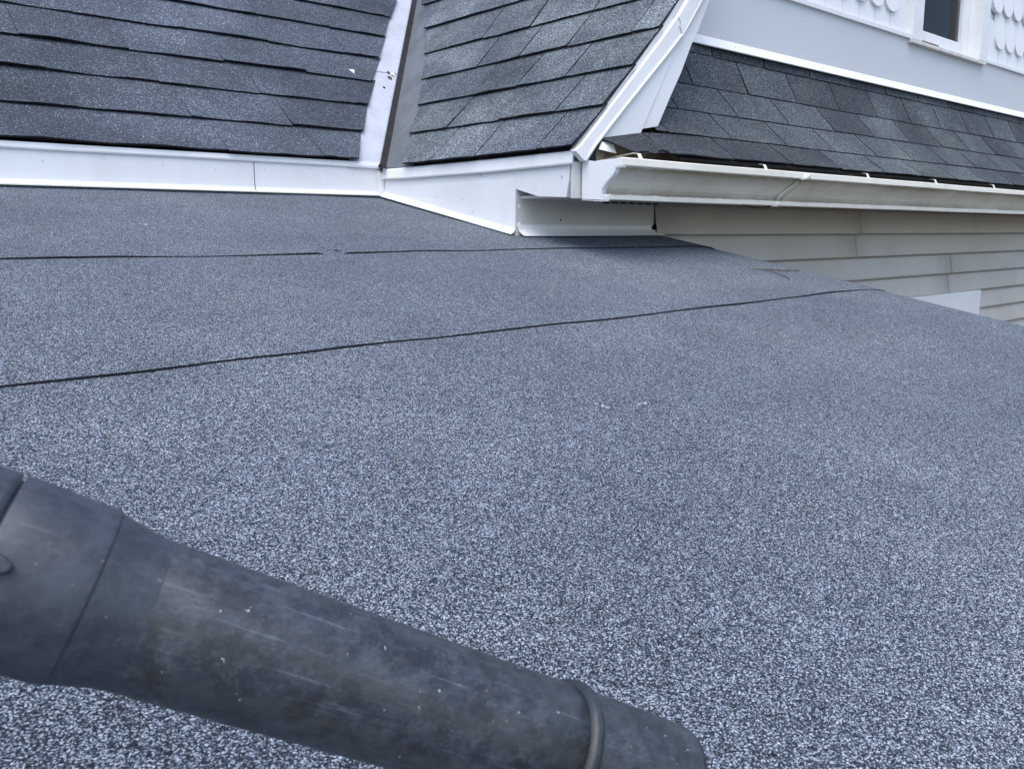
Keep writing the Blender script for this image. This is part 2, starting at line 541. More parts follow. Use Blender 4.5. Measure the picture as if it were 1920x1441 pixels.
# ---- roof B: the side slope with its rake towards the camera
side_roof = empty("side_roof", house)
side_roof["label"] = "flared shingled slope with pale lichen between valley and white rake"
rows = []
for (x, z) in PB:
    rows.append([(x + 0.04, RAKE_Y + 0.07, z - 0.045), (x + 0.04, vy(z) - 0.44, z - 0.045)])
sheet("roof_decking", rows, MAT['underlay'], side_roof, 0.01)
CUTS_B = [[6.13, 5.54, 4.82], [6.29, 5.60, 4.94], [6.34, 5.72, 5.15], [6.62, 6.03, 5.43, 4.72], [6.88, 6.19, 5.40], [6.91, 6.27, 5.62, 4.95], [6.9, 6.3, 5.7, 5.1]]
VOFF_B = 0.40
for i in range(len(PB) - 1):
    (x0, z0), (x1, z1) = PB[i], PB[i + 1]
    n = Vector((-(z1 - z0), 0, x1 - x0)).normalized()
    e0, e1 = vy(z0) - VOFF_B + R.uniform(-0.02, 0.02), vy(z1) - VOFF_B + R.uniform(-0.03, 0.0)
    cuts = [None] + CUTS_B[i] + [RAKE_Y + 0.005]
    for k in range(len(cuts) - 1):
        a0 = e0 if k == 0 else cuts[k] - 0.005
        a1 = e1 if k == 0 else a0
        b0 = cuts[k + 1] + (0.005 if k < len(cuts) - 2 else 0)
        sag = R.uniform(-0.006, 0.006)
        p0, p1 = (x0 + sag, b0, z0 + sag), (x0 + sag, a0, z0 + sag)
        q0, q1 = over(p0, (x1, b0, z1), 0.1), over(p1, (x1, a1, z1), 0.06)
        shingle(side_roof, p0, p1, q0, q1, n, R.uniform(0.022, 0.032), 0.015, MAT['shingle_b'], R, warp=0.010, ragged=0.005)

# ---- valley flashing between A and B
valley = empty("valley_flashing", house)
valley["label"] = "white and grey metal valley flashing with a dark raised rib"
def vpt(z, side, off, h):
    """point beside the valley line: side 'A' runs left in the main slope, 'B' runs forward in the side slope"""
    nA = Vector((0, -0.70, 0.72)); nB = Vector((-0.75, 0, 0.66))
    v = Vector((vx(z), vy(z), z))
    if side == 'A':
        return v + Vector((-off, 0, 0)) + nA * h
    return v + Vector((0, -off, 0)) + nB * h
zs = [0.60 + 0.1 * i for i in range(8)]
def strip(name, z0, z1, side, o0, o1, h, mat, n=8, jag=0.0, thick=0.002):
    rows = []
    for i in range(n + 1):
        z = lerp(z0, z1, i / n)
        j = jag * noise.noise((z * 6, o0, 1.1))
        rows.append([vpt(z, side, lerp(o0, o1 + j, t), h + 0.004 * noise.noise((z * 3, t * 3, 2))) for t in (0, 0.33, 0.66, 1)])
    return sheet(name, rows, mat, valley, thick)
strip("metal_sheet", 0.585, 1.70, 'A', 0.02, 0.36, -0.013, MAT['valley'], 10, 0.0)
strip("metal_sheet", 1.66, 3.2, 'A', 0.02, 0.355, -0.006, MAT['valley'], 10, 0.0)
strip("metal_sheet", 0.585, 3.2, 'B', 0.02, 0.48, -0.013, MAT['valley_grey'], 18, 0.0)
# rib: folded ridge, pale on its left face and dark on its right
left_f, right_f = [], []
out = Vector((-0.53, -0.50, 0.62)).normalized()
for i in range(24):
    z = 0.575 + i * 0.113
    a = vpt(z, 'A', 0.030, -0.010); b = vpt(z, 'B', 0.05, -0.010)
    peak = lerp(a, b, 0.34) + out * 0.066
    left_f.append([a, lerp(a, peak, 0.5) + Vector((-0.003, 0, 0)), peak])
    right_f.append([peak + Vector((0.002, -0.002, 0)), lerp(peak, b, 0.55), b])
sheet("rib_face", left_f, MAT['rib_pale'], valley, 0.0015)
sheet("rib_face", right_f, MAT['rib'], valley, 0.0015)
# torn rusty spot and a nail hole on the white sheet
def blob(name, c, u, v, rad, mat, parent, seed, n=11, h=0.004, pts=None):
    c, u, v = Vector(c), Vector(u), Vector(v)
    nrm = u.cross(v).normalized()
    ring = []
    for i in range(n):
        a = 2 * math.pi * i / n
        r = rad * (1 + 0.45 * noise.noise((seed + math.cos(a) * 1.3, math.sin(a) * 1.3, seed)))
        ring.append(c + u * math.cos(a) * r + v * math.sin(a) * r)
    return prism(name, ring, nrm * h, mat, parent, 0)
uA, vA = Vector((1, 0, 0)), Vector((0, 0.72, 0.70))
blob("rust_patch", vpt(1.60, 'A', 0.115, -0.004), uA, vA, 0.026, MAT['rust'], valley, 3.0)
blob("rust_patch", vpt(1.66, 'A', 0.15, 0.002), uA, vA, 0.015, MAT['rust'], valley, 5.0)
blob("paint_blister", vpt(1.64, 'A', 0.09, 0.002), uA, vA, 0.020, MAT['flake'], valley, 6.0)
blob("nail_hole", vpt(1.47, 'A', 0.16, -0.008), uA, vA, 0.014, MAT['black'], valley, 8.0)
# black end of the rib at the bottom
prism("rib_end", [vpt(0.595, 'A', 0.075, 0.0) + Vector((0, -0.045, 0)), vpt(0.595, 'B', 0.10, 0.0) + Vector((-0.035, 0, 0)),
                  vpt(0.545, 'B', 0.06, 0.0) + Vector((-0.06, -0.03, -0.02))], (0.03, 0.03, 0.02), MAT['black'], valley, 0)

# ---- white base strip under roof A and its drip edge
base = empty("base_flashing", house)
base["label"] = "white metal strip where the shingled slopes meet the low roof"
def long_strip(x0, x1, n=10):
    rows = []
    for i in range(n + 1):
        x = lerp(x0, x1, i / n)
        w = 0.005 * noise.noise((x * 0.9, 1, 1))
        zd = deck_z(STRIP_Y)
        rows.append([(x, STRIP_Y - 0.05 + w, zd + 0.018 + w), (x, STRIP_Y - 0.014 + w, zd + 0.03), (x, STRIP_Y + w, zd + 0.055),
                     (x, STRIP_Y + w * 0.5, zd + 0.16), (x, STRIP_Y, 0.592)])
    return sheet("strip_panel", rows, MAT['white'], base, 0.0015)
long_strip(-5.0, 3.325)
long_strip(3.333, STRIP_X + 0.01, 5)
box("joint_backing", 3.30, 3.36, STRIP_Y + 0.012, STRIP_Y + 0.03, 0.34, 0.58, MAT['asphalt'], base, 0)
rows = []
for i in range(26):
    x = lerp(-5.0, STRIP_X - 0.02, i / 25)
    w = 0.004 * noise.noise((x * 1.3, 4, 1))
    rows.append([(x, STRIP_Y - 0.014, 0.582 + w), (x, STRIP_Y - 0.018, 0.594 + w), (x, STRIP_Y - 0.009, 0.628), (x, STRIP_Y + 0.06, 0.636)])
sheet("drip_edge", rows, MAT['white'], base, 0.0015)

# ---- wall strip and fascia of the side slope (facing left)
zB = deck_z(WALL_Y)
def fz(y):      # lower outline of fascia beyond the wall corner, slightly bellied
    return interp(y, [4.50, 4.56, 4.85, 5.10, 5.16], [0.252, 0.248, 0.262, 0.325, 0.335])
prism("fascia", [(STRIP_X, STRIP_Y, 0.56), (STRIP_X, 4.52, 0.56), (STRIP_X, 4.535, 0.36), (STRIP_X, 4.56, fz(4.56)), (STRIP_X, 4.70, fz(4.70)), (STRIP_X, 4.85, fz(4.85)),
                 (STRIP_X, 4.98, fz(4.98)), (STRIP_X, WALL_Y, fz(WALL_Y)), (STRIP_X, 5.45, 0.335), (STRIP_X, STRIP_Y, 0.335)], (0.05, 0, 0), MAT['white'], base, 0.0015)
rows = []
for i in range(13):
    y = lerp(STRIP_Y - 0.01, WALL_Y, i / 12)
    w = 0.006 * noise.noise((y * 1.4, 7, 2))
    z = deck_z(y)
    rows.append([(STRIP_X - 0.055 + w, y, z + 0.018), (STRIP_X - 0.02 + w, y, z + 0.034), (STRIP_X - 0.006, y, z + 0.06), (STRIP_X - 0.004, y, lerp(z, 0.40, 0.5)), (STRIP_X - 0.003, y, 0.40 + 0.1 * min(1, i / 7) * 0)])
sheet("strip_panel", rows, MAT['white'], base, 0.0015)
rows = []
for i in range(13):
    y = lerp(STRIP_Y - 0.03, 4.475, i / 12)
    w = 0.006 * noise.noise((y * 1.6, 2, 2))
    sagz = -0.012 * math.sin(math.pi * i / 12)
    rows.append([(STRIP_X - 0.022, y, 0.478 + w + sagz), (STRIP_X - 0.027, y, 0.490 + w + sagz), (STRIP_X - 0.014, y, 0.552 + sagz), (STRIP_X - 0.008, y, 0.567 + sagz * 0.5), (STRIP_X + 0.05, y, 0.580)])
sheet("drip_edge", rows, MAT['white'], base, 0.0015)
# dab of caulk in the inner corner
rows = []
for i in range(7):
    z = lerp(deck_z(STRIP_Y) + 0.02, 0.56, i / 6)
    w = 0.012 * noise.noise((z * 9, 1, 4))
    rows.append([(STRIP_X - 0.05 - w, STRIP_Y - 0.004, z), (STRIP_X - 0.022, STRIP_Y - 0.022 + w, z), (STRIP_X - 0.006, STRIP_Y - 0.055 - w, z)])
sheet("caulk", rows, MAT['white'], base, 0.002, smooth=True)

for k in range(9):
    blob("nail_head", (0.9 + 0.42 * k, STRIP_Y - 0.004, 0.53 + R.uniform(-0.03, 0.03)), (1, 0, 0), (0, 0, 1), 0.006, MAT['soffit'], base, 3.0 + k, n=8, h=-0.004)
for (ny_, nz_) in ((5.52, 0.45), (6.1, 0.30), (5.62, 0.17), (5.75, 0.28), (4.60, 0.40)):
    blob("nail_head", (STRIP_X - 0.006, ny_, nz_), (0, 1, 0), (0, 0, 1), 0.007, MAT['soffit'], base, ny_, n=8, h=-0.005)

# ---- return wall along X under the eaves
rwall = empty("return_wall", house)
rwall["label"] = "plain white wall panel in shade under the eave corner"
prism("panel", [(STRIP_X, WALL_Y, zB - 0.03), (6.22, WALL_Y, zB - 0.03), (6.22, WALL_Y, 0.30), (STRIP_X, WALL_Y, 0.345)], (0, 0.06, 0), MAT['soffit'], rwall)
rows = []
for i in range(11):
    x = lerp(STRIP_X + 0.02, 6.30, i / 10)
    w = 0.006 * noise.noise((x * 2, 5, 5))
    rows.append([(x, WALL_Y - 0.075 + w, deck_z(WALL_Y - 0.07) + 0.018), (x, WALL_Y - 0.022, zB + 0.035), (x, WALL_Y - 0.006, zB + 0.055), (x, WALL_Y - 0.004, zB + 0.09)])
sheet("bottom_flange", rows, MAT['white'], rwall, 0.0015)
blob("nail_head", (5.05, WALL_Y - 0.001, 0.10), (1, 0, 0), (0, 0, 1), 0.008, MAT['black'], rwall, 1.0, h=-0.004)
blob("chipped_paint", (4.60, WALL_Y - 0.001, 0.20), (1, 0, 0), (0, 0, 1), 0.014, MAT['flake'], rwall, 2.0, h=-0.003)
blob("chipped_paint", (4.60, WALL_Y - 0.001, 0.06), (1, 0, 0), (0, 0, 1), 0.018, MAT['flake'], rwall, 9.0, h=-0.003)
blob("gap", (6.225, WALL_Y - 0.01, 0.028), (1, 0, 0), (0, 0, 1), 0.042, MAT['black'], rwall, 4.0, h=-0.006)

# ---- siding wall: lapped boards with a rounded profile
siding = empty("siding_wall", house)
siding["label"] = "grey lapped siding wall under the gutter"
EXPO = 0.2705
JOINTS = {0: [9.96], 1: [9.90], 2: [12.60], 3: [12.56], 4: [10.2, 16.8], 5: [10.9], 6: [17.0]}
def board(x0, x1, ztop, n=2):
    pf = [(0.004, 0.0), (0.000, -0.05), (-0.014, -0.11), (-0.030, -0.18), (-0.044, -0.245), (-0.048, -0.266), (-0.044, -0.274), (-0.018, -0.276)]
    nn = max(2, int((x1 - x0) / 0.6))
    rows = []
    for i in range(nn + 1):
        x = lerp(x0, x1, i / nn)
        w = 0.004 * noise.noise((x * 0.7, ztop * 3, 2))
        rows.append([(x + (py * 0.30), WALL_Y + py + w, ztop + pz) for (py, pz) in pf])
    o = sheet("siding_board", rows, MAT['vinyl'], siding, 0.0012, smooth=True)
    return o
for c in range(26):
    zt = 0.253 - c * EXPO
    xs = [6.235] + JOINTS.get(c, [9.0 + (c * 37 % 50) / 10.0]) + [18.0]
    for a, b in zip(xs[:-1], xs[1:]):
        ob = board(a, b + (0.05 if b < 17 else 0), zt)
        if a > 7:
            ob.location.y = -0.0014
box("wall_sheathing", 6.2, 18.0, WALL_Y + 0.03, WALL_Y + 0.3, -9.2, 0.30, MAT['vinyl'], siding, 0)
# white head trim below the low roof's edge
box("head_trim", 11.0, 13.53, WALL_Y - 0.10, WALL_Y + 0.01, -1.45, -0.835, MAT['white'], siding)

# ---- soffit, vent, fascia behind the gutter
eave = empty("eave_box", house)
eave["label"] = "boxed eave with soffit and vent strip behind the gutter"
box("soffit", STRIP_X + 0.052, 18.0, FASCIA_Y + 0.02, WALL_Y + 0.05, 0.256, 0.276, MAT['soffit'], eave)
box("fascia_board", STRIP_X + 0.004, 18.0, FASCIA_Y, FASCIA_Y + 0.02, 0.240, 0.50, MAT['soffit'], eave)
box("fascia_board", 4.90, 18.0, FASCIA_Y + 0.002, FASCIA_Y + 0.02, 0.501, 0.735, MAT['silt'], eave)
prism("end_panel", [(4.915, 5.08, 0.28), (4.915, 4.525, 0.28), (4.915, 4.525, 0.70), (4.915, 4.62, 0.80), (4.915, 5.08, 0.80)], (0.02, 0, 0), MAT['soffit'], eave, 0)
vent = box("vent_strip", 5.40, 6.20, WALL_Y - 0.10, WALL_Y - 0.03, 0.238, 0.2555, MAT['soffit'], eave)
for k in range(7):
    box("vent_slot", 5.44 + k * 0.108, 5.52 + k * 0.108, WALL_Y - 0.104, WALL_Y - 0.05, 0.2365, 0.248, MAT['black'], vent, 0)

# ---- gutter
gutter = empty("gutter", house)
gutter["label"] = "dirty white ogee gutter with hangers under the dark pent roof"
GP = [(4.485, 0.500), (4.485, 0.235), (4.272, 0.220), (4.262, 0.224), (4.260, 0.253), (4.266, 0.259), (4.292, 0.263), (4.300, 0.272), (4.297, 0.292), (4.280, 0.318),
      (4.252, 0.346), (4.216, 0.374), (4.188, 0.398), (4.172, 0.420), (4.168, 0.438), (4.150, 0.445), (4.120, 0.446), (4.114, 0.451), (4.114, 0.494), (4.120, 0.499), (4.155, 0.496)]
GX0 = 4.66
rows = []
for i in range(25):
    x = lerp(GX0, 18.0, (i / 24) ** 1.3)
    w = 0.004 * noise.noise((x * 0.8, 3, 6))
    dz = 0.006 - 0.001 * (x - 6)
    rows.append([(x, y + w * (4.5 - y) * 3, z + w + dz) for (y, z) in GP])
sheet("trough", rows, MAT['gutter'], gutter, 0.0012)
# end cap
cap_poly = [(GX0 - 0.004, y, z + 0.004) for (y, z) in GP[:-1]] + [(GX0 - 0.004, 4.30, 0.500), (GX0 - 0.004, 4.36, 0.494), (GX0 - 0.004, 4.42, 0.503)]
capo = prism("end_cap", cap_poly, (0.006, 0, 0), MAT['white'], gutter, 0)
# crimped rim of the end cap
rim = GP[1:18]
rows = []
for i, (y, z) in enumerate(rim):
    j = 0.006 * noise.noise((i * 0.9, 2, 2))
    rows.append([(GX0 - 0.007, y - 0.004, z - 0.004 + j), (GX0 + 0.035 + j, y - 0.006, z - 0.005)])
sheet("crimped_rim", rows, MAT['white'], capo, 0.0015)
for x in (4.87, 6.45, 8.20, 9.70, 11.30, 12.9, 14.6):
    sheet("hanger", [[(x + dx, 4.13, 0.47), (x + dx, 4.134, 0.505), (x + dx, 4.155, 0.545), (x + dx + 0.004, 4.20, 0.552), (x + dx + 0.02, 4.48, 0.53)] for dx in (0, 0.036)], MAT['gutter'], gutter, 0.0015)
# silt lying in the trough and the grimy board behind it
rows = []
for i in range(60):
    x = lerp(GX0 + 0.02, 18.0, i / 59)
    rows.append([(x, y, 0.40 - 0.001 * (x - 6) + 0.03 * noise.noise((x * 3, y * 9, 1))) for y in (4.20, 4.28, 4.36, 4.43, 4.48)])
sheet("silt", rows, MAT['silt'], gutter, 0)
rows = []
for i in range(60):
    x = lerp(STRIP_X + 0.22, 18.0, i / 59)
    rows.append([(x, 4.474, z) for z in (0.33, 0.45, 0.60)])
sheet("grimy_back", rows, MAT['silt'], gutter, 0.001)
# slanting strap round the trough
rows = []
sp = GP[2:19]
for i, (y, z) in enumerate(sp):
    t = i / (len(sp) - 1)
    xx = lerp(6.76, 7.02, t ** 0.8)
    rows.append([(xx, y - 0.010, z - 0.004), (xx + 0.10, y - 0.010, z - 0.004)])
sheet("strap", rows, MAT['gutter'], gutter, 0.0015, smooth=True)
rows = []
for i in range(9):
    t = i / 8
    x = lerp(6.36, 6.80, t)
    z = 0.216 - 0.022 * math.sin(math.pi * t)
    rows.append([(x, 4.27, z), (x, 4.27, z + 0.008), (x, 4.28, z + 0.008)])
sheet("loose_wire", rows, MAT['black'], gutter, 0.001)
box("lip_joint", 6.98, 7.06, 4.114, 4.13, 0.442, 0.500, MAT['white'], gutter, 0.001)

# ---- roof C: flared pent roof above the gutter
pent = empty("pent_roof", house)
pent["label"] = "dark flared pent roof with neat tab rows above the gutter"
rows = []
for (y, z) in PC:
    rows.append([(max(5.42, xb(z) + 0.12), y + 0.02, z - 0.025), (18.0, y + 0.02, z - 0.025)])
sheet("roof_decking", rows, MAT['underlay'], pent, 0.006)
FIRST = [6.97, 6.50, 6.01, 5.57, 5.25]
for i in range(5):
    (y1, z1), (y0, z0) = PC[i], PC[i + 1]
    n = Vector((0, -(z1 - z0), (y1 - y0))).normalized()
    start = [5.75, 5.62, 5.42, 5.42, 4.80][i]
    cuts = [start] + [FIRST[i] + 0.851 * k for k in range(14) if FIRST[i] + 0.851 * k > start + 0.1]
    for k in range(len(cuts) - 1):
        a, b = cuts[k] + 0.008, cuts[k + 1] - 0.008
        lf = R.uniform(0.009, 0.013)
        sag = R.uniform(-0.003, 0.003)
        p0, p1 = (a, y0 + sag, z0 + sag), (b, y0 + sag, z0 + sag)
        q0, q1 = over(p0, (a, y1, z1), 0.08 if i else 0.0), over(p1, (b, y1, z1), 0.08 if i else 0.0)
        if i == 4 and k == 0:
            p0, p1 = (4.875, 4.205, 0.548), (b, y0, z0)
            q0, q1 = (4.80, 4.43, 0.668), (b, 4.436, 0.735)
            shingle(pent, p0, p1, q0, q1, n, 0.014, 0.012, MAT['shingle_c'], R, warp=0.02, ragged=0.03, nx=12, nv=4)
            continue
        if i == 4 and k == 1:
            q0 = (a, 4.436, 0.738)
            shingle(pent, p0, p1, q0, q1, n, 0.014, 0.011, MAT['shingle_c'], R, warp=0.012, ragged=0.014)
            continue
        shingle(pent, p0, p1, q0, q1, n, lf, 0.008, MAT['shingle_c'], R, warp=0.004 if i < 4 else 0.008, ragged=0.002 if i < 4 else 0.008)
# flake of exposed white metal under the broken corner
prism("bent_flashing", [(4.77, 4.42, 0.585), (4.88, 4.36, 0.560), (4.87, 4.38, 0.625), (4.81, 4.43, 0.645)], (0, 0.012, 0.004), MAT['white'], pent, 0)

# ---- rake trim at the end of the side slope
rake = empty("rake_trim", house)
rake["label"] = "folded white rake trim following the flared roof edge"
outer = [(4.529, 0.564), (4.60, 0.612), (4.90, 0.898), (5.20, 1.186), (5.50, 1.478), (5.63, 1.615), (5.76, 1.775), (6.04, 2.13), (6.31, 2.49)]
ridge = [(4.627, 0.496), (4.727, 0.612), (4.98, 0.848), (5.24, 1.085), (5.49, 1.311), (5.71, 1.518), (5.845, 1.69), (6.13, 2.06), (6.40, 2.42)]
fold = [(5.271, 0.766), (5.40, 0.980), (5.54, 1.212), (5.705, 1.486), (5.862, 1.69), (6.15, 2.06), (6.42, 2.42)]
right = [(5.465, 0.80), (5.611, 1.038), (5.728, 1.217), (5.851, 1.445), (5.93, 1.56), (6.067, 1.813), (6.24, 2.13), (6.50, 2.52)]
def xz(L, y): return [(x, y, z) for (x, z) in L]
prism("rake_cap", xz(outer[:6], 4.43) + xz(ridge[:6][::-1], 4.43), (0, 0.05, 0), MAT['white'], rake)
prism("rake_cap", xz(outer[5:], 4.422) + xz(ridge[5:][::-1], 4.422), (0, 0.05, 0), MAT['white'], rake)
# hem: bright rolled edge along the inner side
rows = []
for (x, z) in ridge:
    rows.append([(x - 0.007, 4.429, z + 0.008), (x - 0.002, 4.420, z + 0.003), (x + 0.007, 4.421, z - 0.006), (x + 0.011, 4.44, z - 0.010)])
sheet("hem", rows, MAT['white'], rake, 0.001, smooth=True)
prism("filler_panel", xz([(4.805, 0.665)] + ridge[2:7], 4.450) + xz(fold[:5][::-1], 4.450) + xz([(5.246, 0.722), (5.055, 0.693)], 4.450), (0, 0.02, 0), MAT['white'], rake)
prism("rake_board", xz(fold, 4.462) + xz(right[::-1], 4.462), (0, 0.03, 0), MAT['white'], rake)
prism("rake_fascia", [(x + 0.02, RAKE_Y + 0.03, z - 0.012) for (x, z) in PB[:7]] + [(x + 0.05, RAKE_Y + 0.03, z) for (x, z) in ridge[1:][::-1]], (0, 0.03, 0), MAT['white'], rake, 0)
prism("lap_tab", [(5.645, 4.419, 1.56), (5.735, 4.419, 1.60), (5.69, 4.419, 1.475)], (0, 0.003, 0), MAT['white'], rake, 0)

# ---- gable wall with frieze, scalloped siding and window
gable = empty("gable_wall", house)
gable["label"] = "white gable wall with plain frieze and scalloped siding"
prism("wall_sheathing", [(5.1, FRIEZE_Y + 0.05, 0.3), (10.98, FRIEZE_Y + 0.05, 0.3), (10.98, FRIEZE_Y + 0.05, 4.6), (7.8, FRIEZE_Y + 0.05, 4.6)], (0, 0.05, 0), MAT['scallop'], gable, 0)
box("wall_sheathing", 13.15, 18.0, FRIEZE_Y + 0.05, FRIEZE_Y + 0.10, 0.3, 4.6, MAT['scallop'], gable, 0)
box("wall_sheathing", 10.98, 13.15, FRIEZE_Y + 0.05, FRIEZE_Y + 0.10, 0.3, 2.26, MAT['scallop'], gable, 0)
def fline(x): return 2.255 + 0.011 * (x - 8.0)
prism("frieze_panel", [(5.85, FRIEZE_Y, 1.70), (14.40, FRIEZE_Y, 1.70), (14.40, FRIEZE_Y, 2.30), (6.4, FRIEZE_Y, 2.30)], (0, 0.04, 0), MAT['frieze'], gable)
box("frieze_panel", 14.404, 18.0, FRIEZE_Y, FRIEZE_Y + 0.04, 1.70, 2.30, MAT['frieze'], gable)
for a, b in ((5.9, 14.33), (14.334, 18.0)):
    prism("frieze_foot", [(a, FRIEZE_Y - 0.004, 1.765), (a, FRIEZE_Y - 0.075, 1.668), (a, FRIEZE_Y - 0.065, 1.660), (a, FRIEZE_Y - 0.004, 1.70)], (b - a, 0, 0), MAT['white'], gable)
for a, b in ((6.3, 10.925), (13.215, 18.0)):
    box("frieze_cap", a, b, FRIEZE_Y - 0.03, FRIEZE_Y + 0.045, 2.285, 2.335, MAT['scallop'], gable)
for x in (6.95 + 0.37, 8.9, 11.6, 13.3):
    blob("nail_head", (x, FRIEZE_Y - 0.048, 1.71), (1, 0, 0), (0, 0, 1), 0.009, MAT['soffit'], gable, x, h=-0.003)

SC_W = 0.365
def scallop_mesh():
    pts = [(-SC_W / 2 + 0.006, 0.50), (-SC_W / 2 + 0.006, 0.16)]
    for i in range(1, 10):
        a = math.pi + math.pi * i / 10
        pts.append((math.cos(a) * (SC_W / 2 - 0.006), 0.16 + math.sin(a) * 0.16))
    pts += [(SC_W / 2 - 0.006, 0.16), (SC_W / 2 - 0.006, 0.50)]
    n = len(pts)
    vs = [(x, -0.055 + 0.045 * z / 0.5, z) for x, z in pts] + [(x, 0.0 + 0.012 * z, z) for x, z in pts]
    fs = [tuple(range(n)), tuple(range(2 * n - 1, n - 1, -1))] + [(i, (i + 1) % n, n + (i + 1) % n, n + i) for i in range(n)]
    return vs, fs
def rect_mesh():
    w = SC_W / 2 - 0.005
    pts = [(-w, 0.55), (-w, 0.0), (w, 0.0), (w, 0.55)]
    vs = [(x, -0.03 + 0.02 * z / 0.5, z) for x, z in pts] + [(x, 0.01, z) for x, z in pts]
    fs = [(0, 1, 2, 3), (7, 6, 5, 4)] + [(i, (i + 1) % 4, 4 + (i + 1) % 4, 4 + i) for i in range(4)]
    return vs, fs
first_sc = obj_from("scallop_shingle", *scallop_mesh(), MAT['scallop'], gable)
first_re = obj_from("square_shingle", *rect_mesh(), MAT['scallop'], gable)
used = {'s': False, 'r': False}
def put(kind, x, z):
    src = first_sc if kind == 's' else first_re
    if used[kind]:
        o = src.copy()
        scene.collection.objects.link(o)
    else:
        o = src
        used[kind] = True
    o.location = (x * K, (FRIEZE_Y + 0.035) * K, z * K)
    o.rotation_euler = (R.uniform(-0.006, 0.006), R.uniform(-0.008, 0.008), 0)
def ok(x, z):
    return (x - SC_W / 2 > 6.75 + max(0, (z - 1.9)) * 0.62 and x + SC_W / 2 < 10.95) or (x - SC_W / 2 > 13.19 and x < 17.9)
for k in range(40):
    x = 6.6 + k * SC_W + 0.02
    if ok(x, 2.33):
        put('r', x, 2.33)
for r in range(4):
    z = 2.52 + 0.455 * r
    for k in range(40):
        x = 6.6 + (k + 0.5 * ((r + 1) % 2)) * SC_W + 0.02
        if ok(x, z):
            put('s', x, z)

window = empty("window", house)
window["label"] = "white window with dark glass and a stained sill"
CY = FRIEZE_Y - 0.05
SY = FRIEZE_Y + 0.17
box("casing", 10.93, 11.20, CY, SY, 2.285, 4.4, MAT['window_white'], window)
box("casing", 12.95, 13.20, CY, SY, 2.285, 4.4, MAT['window_white'], window)
prism("sill", [(10.925, CY - 0.008, 2.238), (10.925, CY - 0.008, 2.278), (10.925, SY, 2.35), (10.925, SY, 2.238)], (2.26, 0, 0), MAT['sill'], window)
sash = empty("sash", window)
sy0, sy1 = SY - 0.045, SY + 0.02
box("stile", 11.203, 11.42, sy0, sy1, 2.345, 4.4, MAT['window_white'], sash)
box("stile", 12.745, 12.945, sy0, sy1, 2.345, 4.4, MAT['window_white'], sash)
box("rail", 11.421, 12.744, sy0 - 0.004, sy1, 2.355, 2.49, MAT['window_white'], sash)
box("pane", 11.40, 12.76, SY, SY + 0.008, 2.47, 4.4, MAT['glass'], sash, 0)
# stained slot under the sash
box("drip_slot", 11.25, 11.80, CY + 0.055, CY + 0.075, 2.300, 2.322, MAT['rust'], window, 0)
for c0, wd in ((12.28, 7), (12.56, 9)):
    rows = []
    for i in range(wd * 2):
        x = c0 + i * 0.013
        rows.append([(x, SY + 0.10 + 0.03 * math.sin(i * 0.9) + 0.01 * math.sin(i * 2.3), z) for z in (2.3, 3.3, 4.5)])
    sheet("curtain", rows, MAT['curtain'], window, 0.001, smooth=True)
box("room_back", 11.0, 13.3, SY + 1.2, SY + 1.25, 2.0, 4.6, MAT['room'], window, 0)
box("room_side", 10.98, 11.0, SY + 0.03, SY + 1.25, 2.0, 4.6, MAT['room'], window, 0)
box("room_side", 13.3, 13.32, SY + 0.03, SY + 1.25, 2.0, 4.6, MAT['room'], window, 0)
box("room_floor", 11.0, 13.3, SY + 0.03, SY + 1.2, 1.98, 2.0, MAT['room'], window, 0)
box("room_ceiling", 11.0, 13.3, SY - 0.1, SY + 1.2, 4.41, 4.45, MAT['room'], window, 0)

for sc_ in SCUFFS:
    scuff(*sc_)

# ------------------------------------------------------------------ blower tube held low over the roof (metres)
T0, T1 = Vector((0.1048, 0.3165, -0.1417)), Vector((0.2442, 0.2613, -0.2224))
AX = (T1 - T0).normalized()
LEN = (T1 - T0).length
def axis_pt(t): return T0 + AX * (LEN * t)
RAD = 0.0281
side = AX.cross(Vector((0, 0, 1))).normalized()
upv = side.cross(AX).normalized()
def lathe(name, prof, mat, parent, n=64, wob=0.0):
    """prof: list of (t along the axis, radius in metres)"""
    vs, fs = [], []
    for (t, r) in prof:
        c = axis_pt(t)
        for k in range(n):
            a = 2 * math.pi * k / n
            rr = r * (1 + wob * noise.noise((t * 3, math.cos(a), math.sin(a))))
            vs.append(c + side * math.cos(a) * rr + upv * math.sin(a) * rr)
    for i in range(len(prof) - 1):
        for k in range(n):
            fs.append((i * n + k, i * n + (k + 1) % n, (i + 1) * n + (k + 1) % n, (i + 1) * n + k))
    return obj_from(name, vs, fs, mat, parent, smooth=True, scale=1.0)
blower = empty("leaf_blower_tube", None, tuple(axis_pt(0.5) - Vector((0, 0, RAD))))
blower["label"] = "dirty black plastic blower tube held low across the foreground roof"
blower["category"] = "blower tube"
parts = []
G = 1.0
tube = lathe("tube", [(-0.10, RAD * 0.94), (-0.04, RAD * 1.005), (0.2, RAD), (0.6, RAD * 0.99), (0.9, RAD * 0.985), (1.06, RAD * 0.98), (1.07, RAD * 0.9)], MAT['tube'], blower, wob=0.006)
parts.append(tube)
parts.append(lathe("sleeve", [(-0.25, RAD * 1.13), (-0.155, RAD * 1.118), (-0.145, RAD * 1.10), (-0.085, RAD * 1.03), (-0.06, RAD * 1.012), (-0.045, RAD * 1.004), (-0.03, RAD * 1.0)], MAT['collar'], blower, wob=0.004))
parts.append(lathe("collar", [(-0.366, RAD * 1.02), (-0.364, RAD * 1.15), (-0.358, RAD * 1.165), (-0.30, RAD * 1.165), (-0.17, RAD * 1.145), (-0.163, RAD * 1.135), (-0.159, RAD * 1.08)], MAT['collar'], blower, wob=0.004))
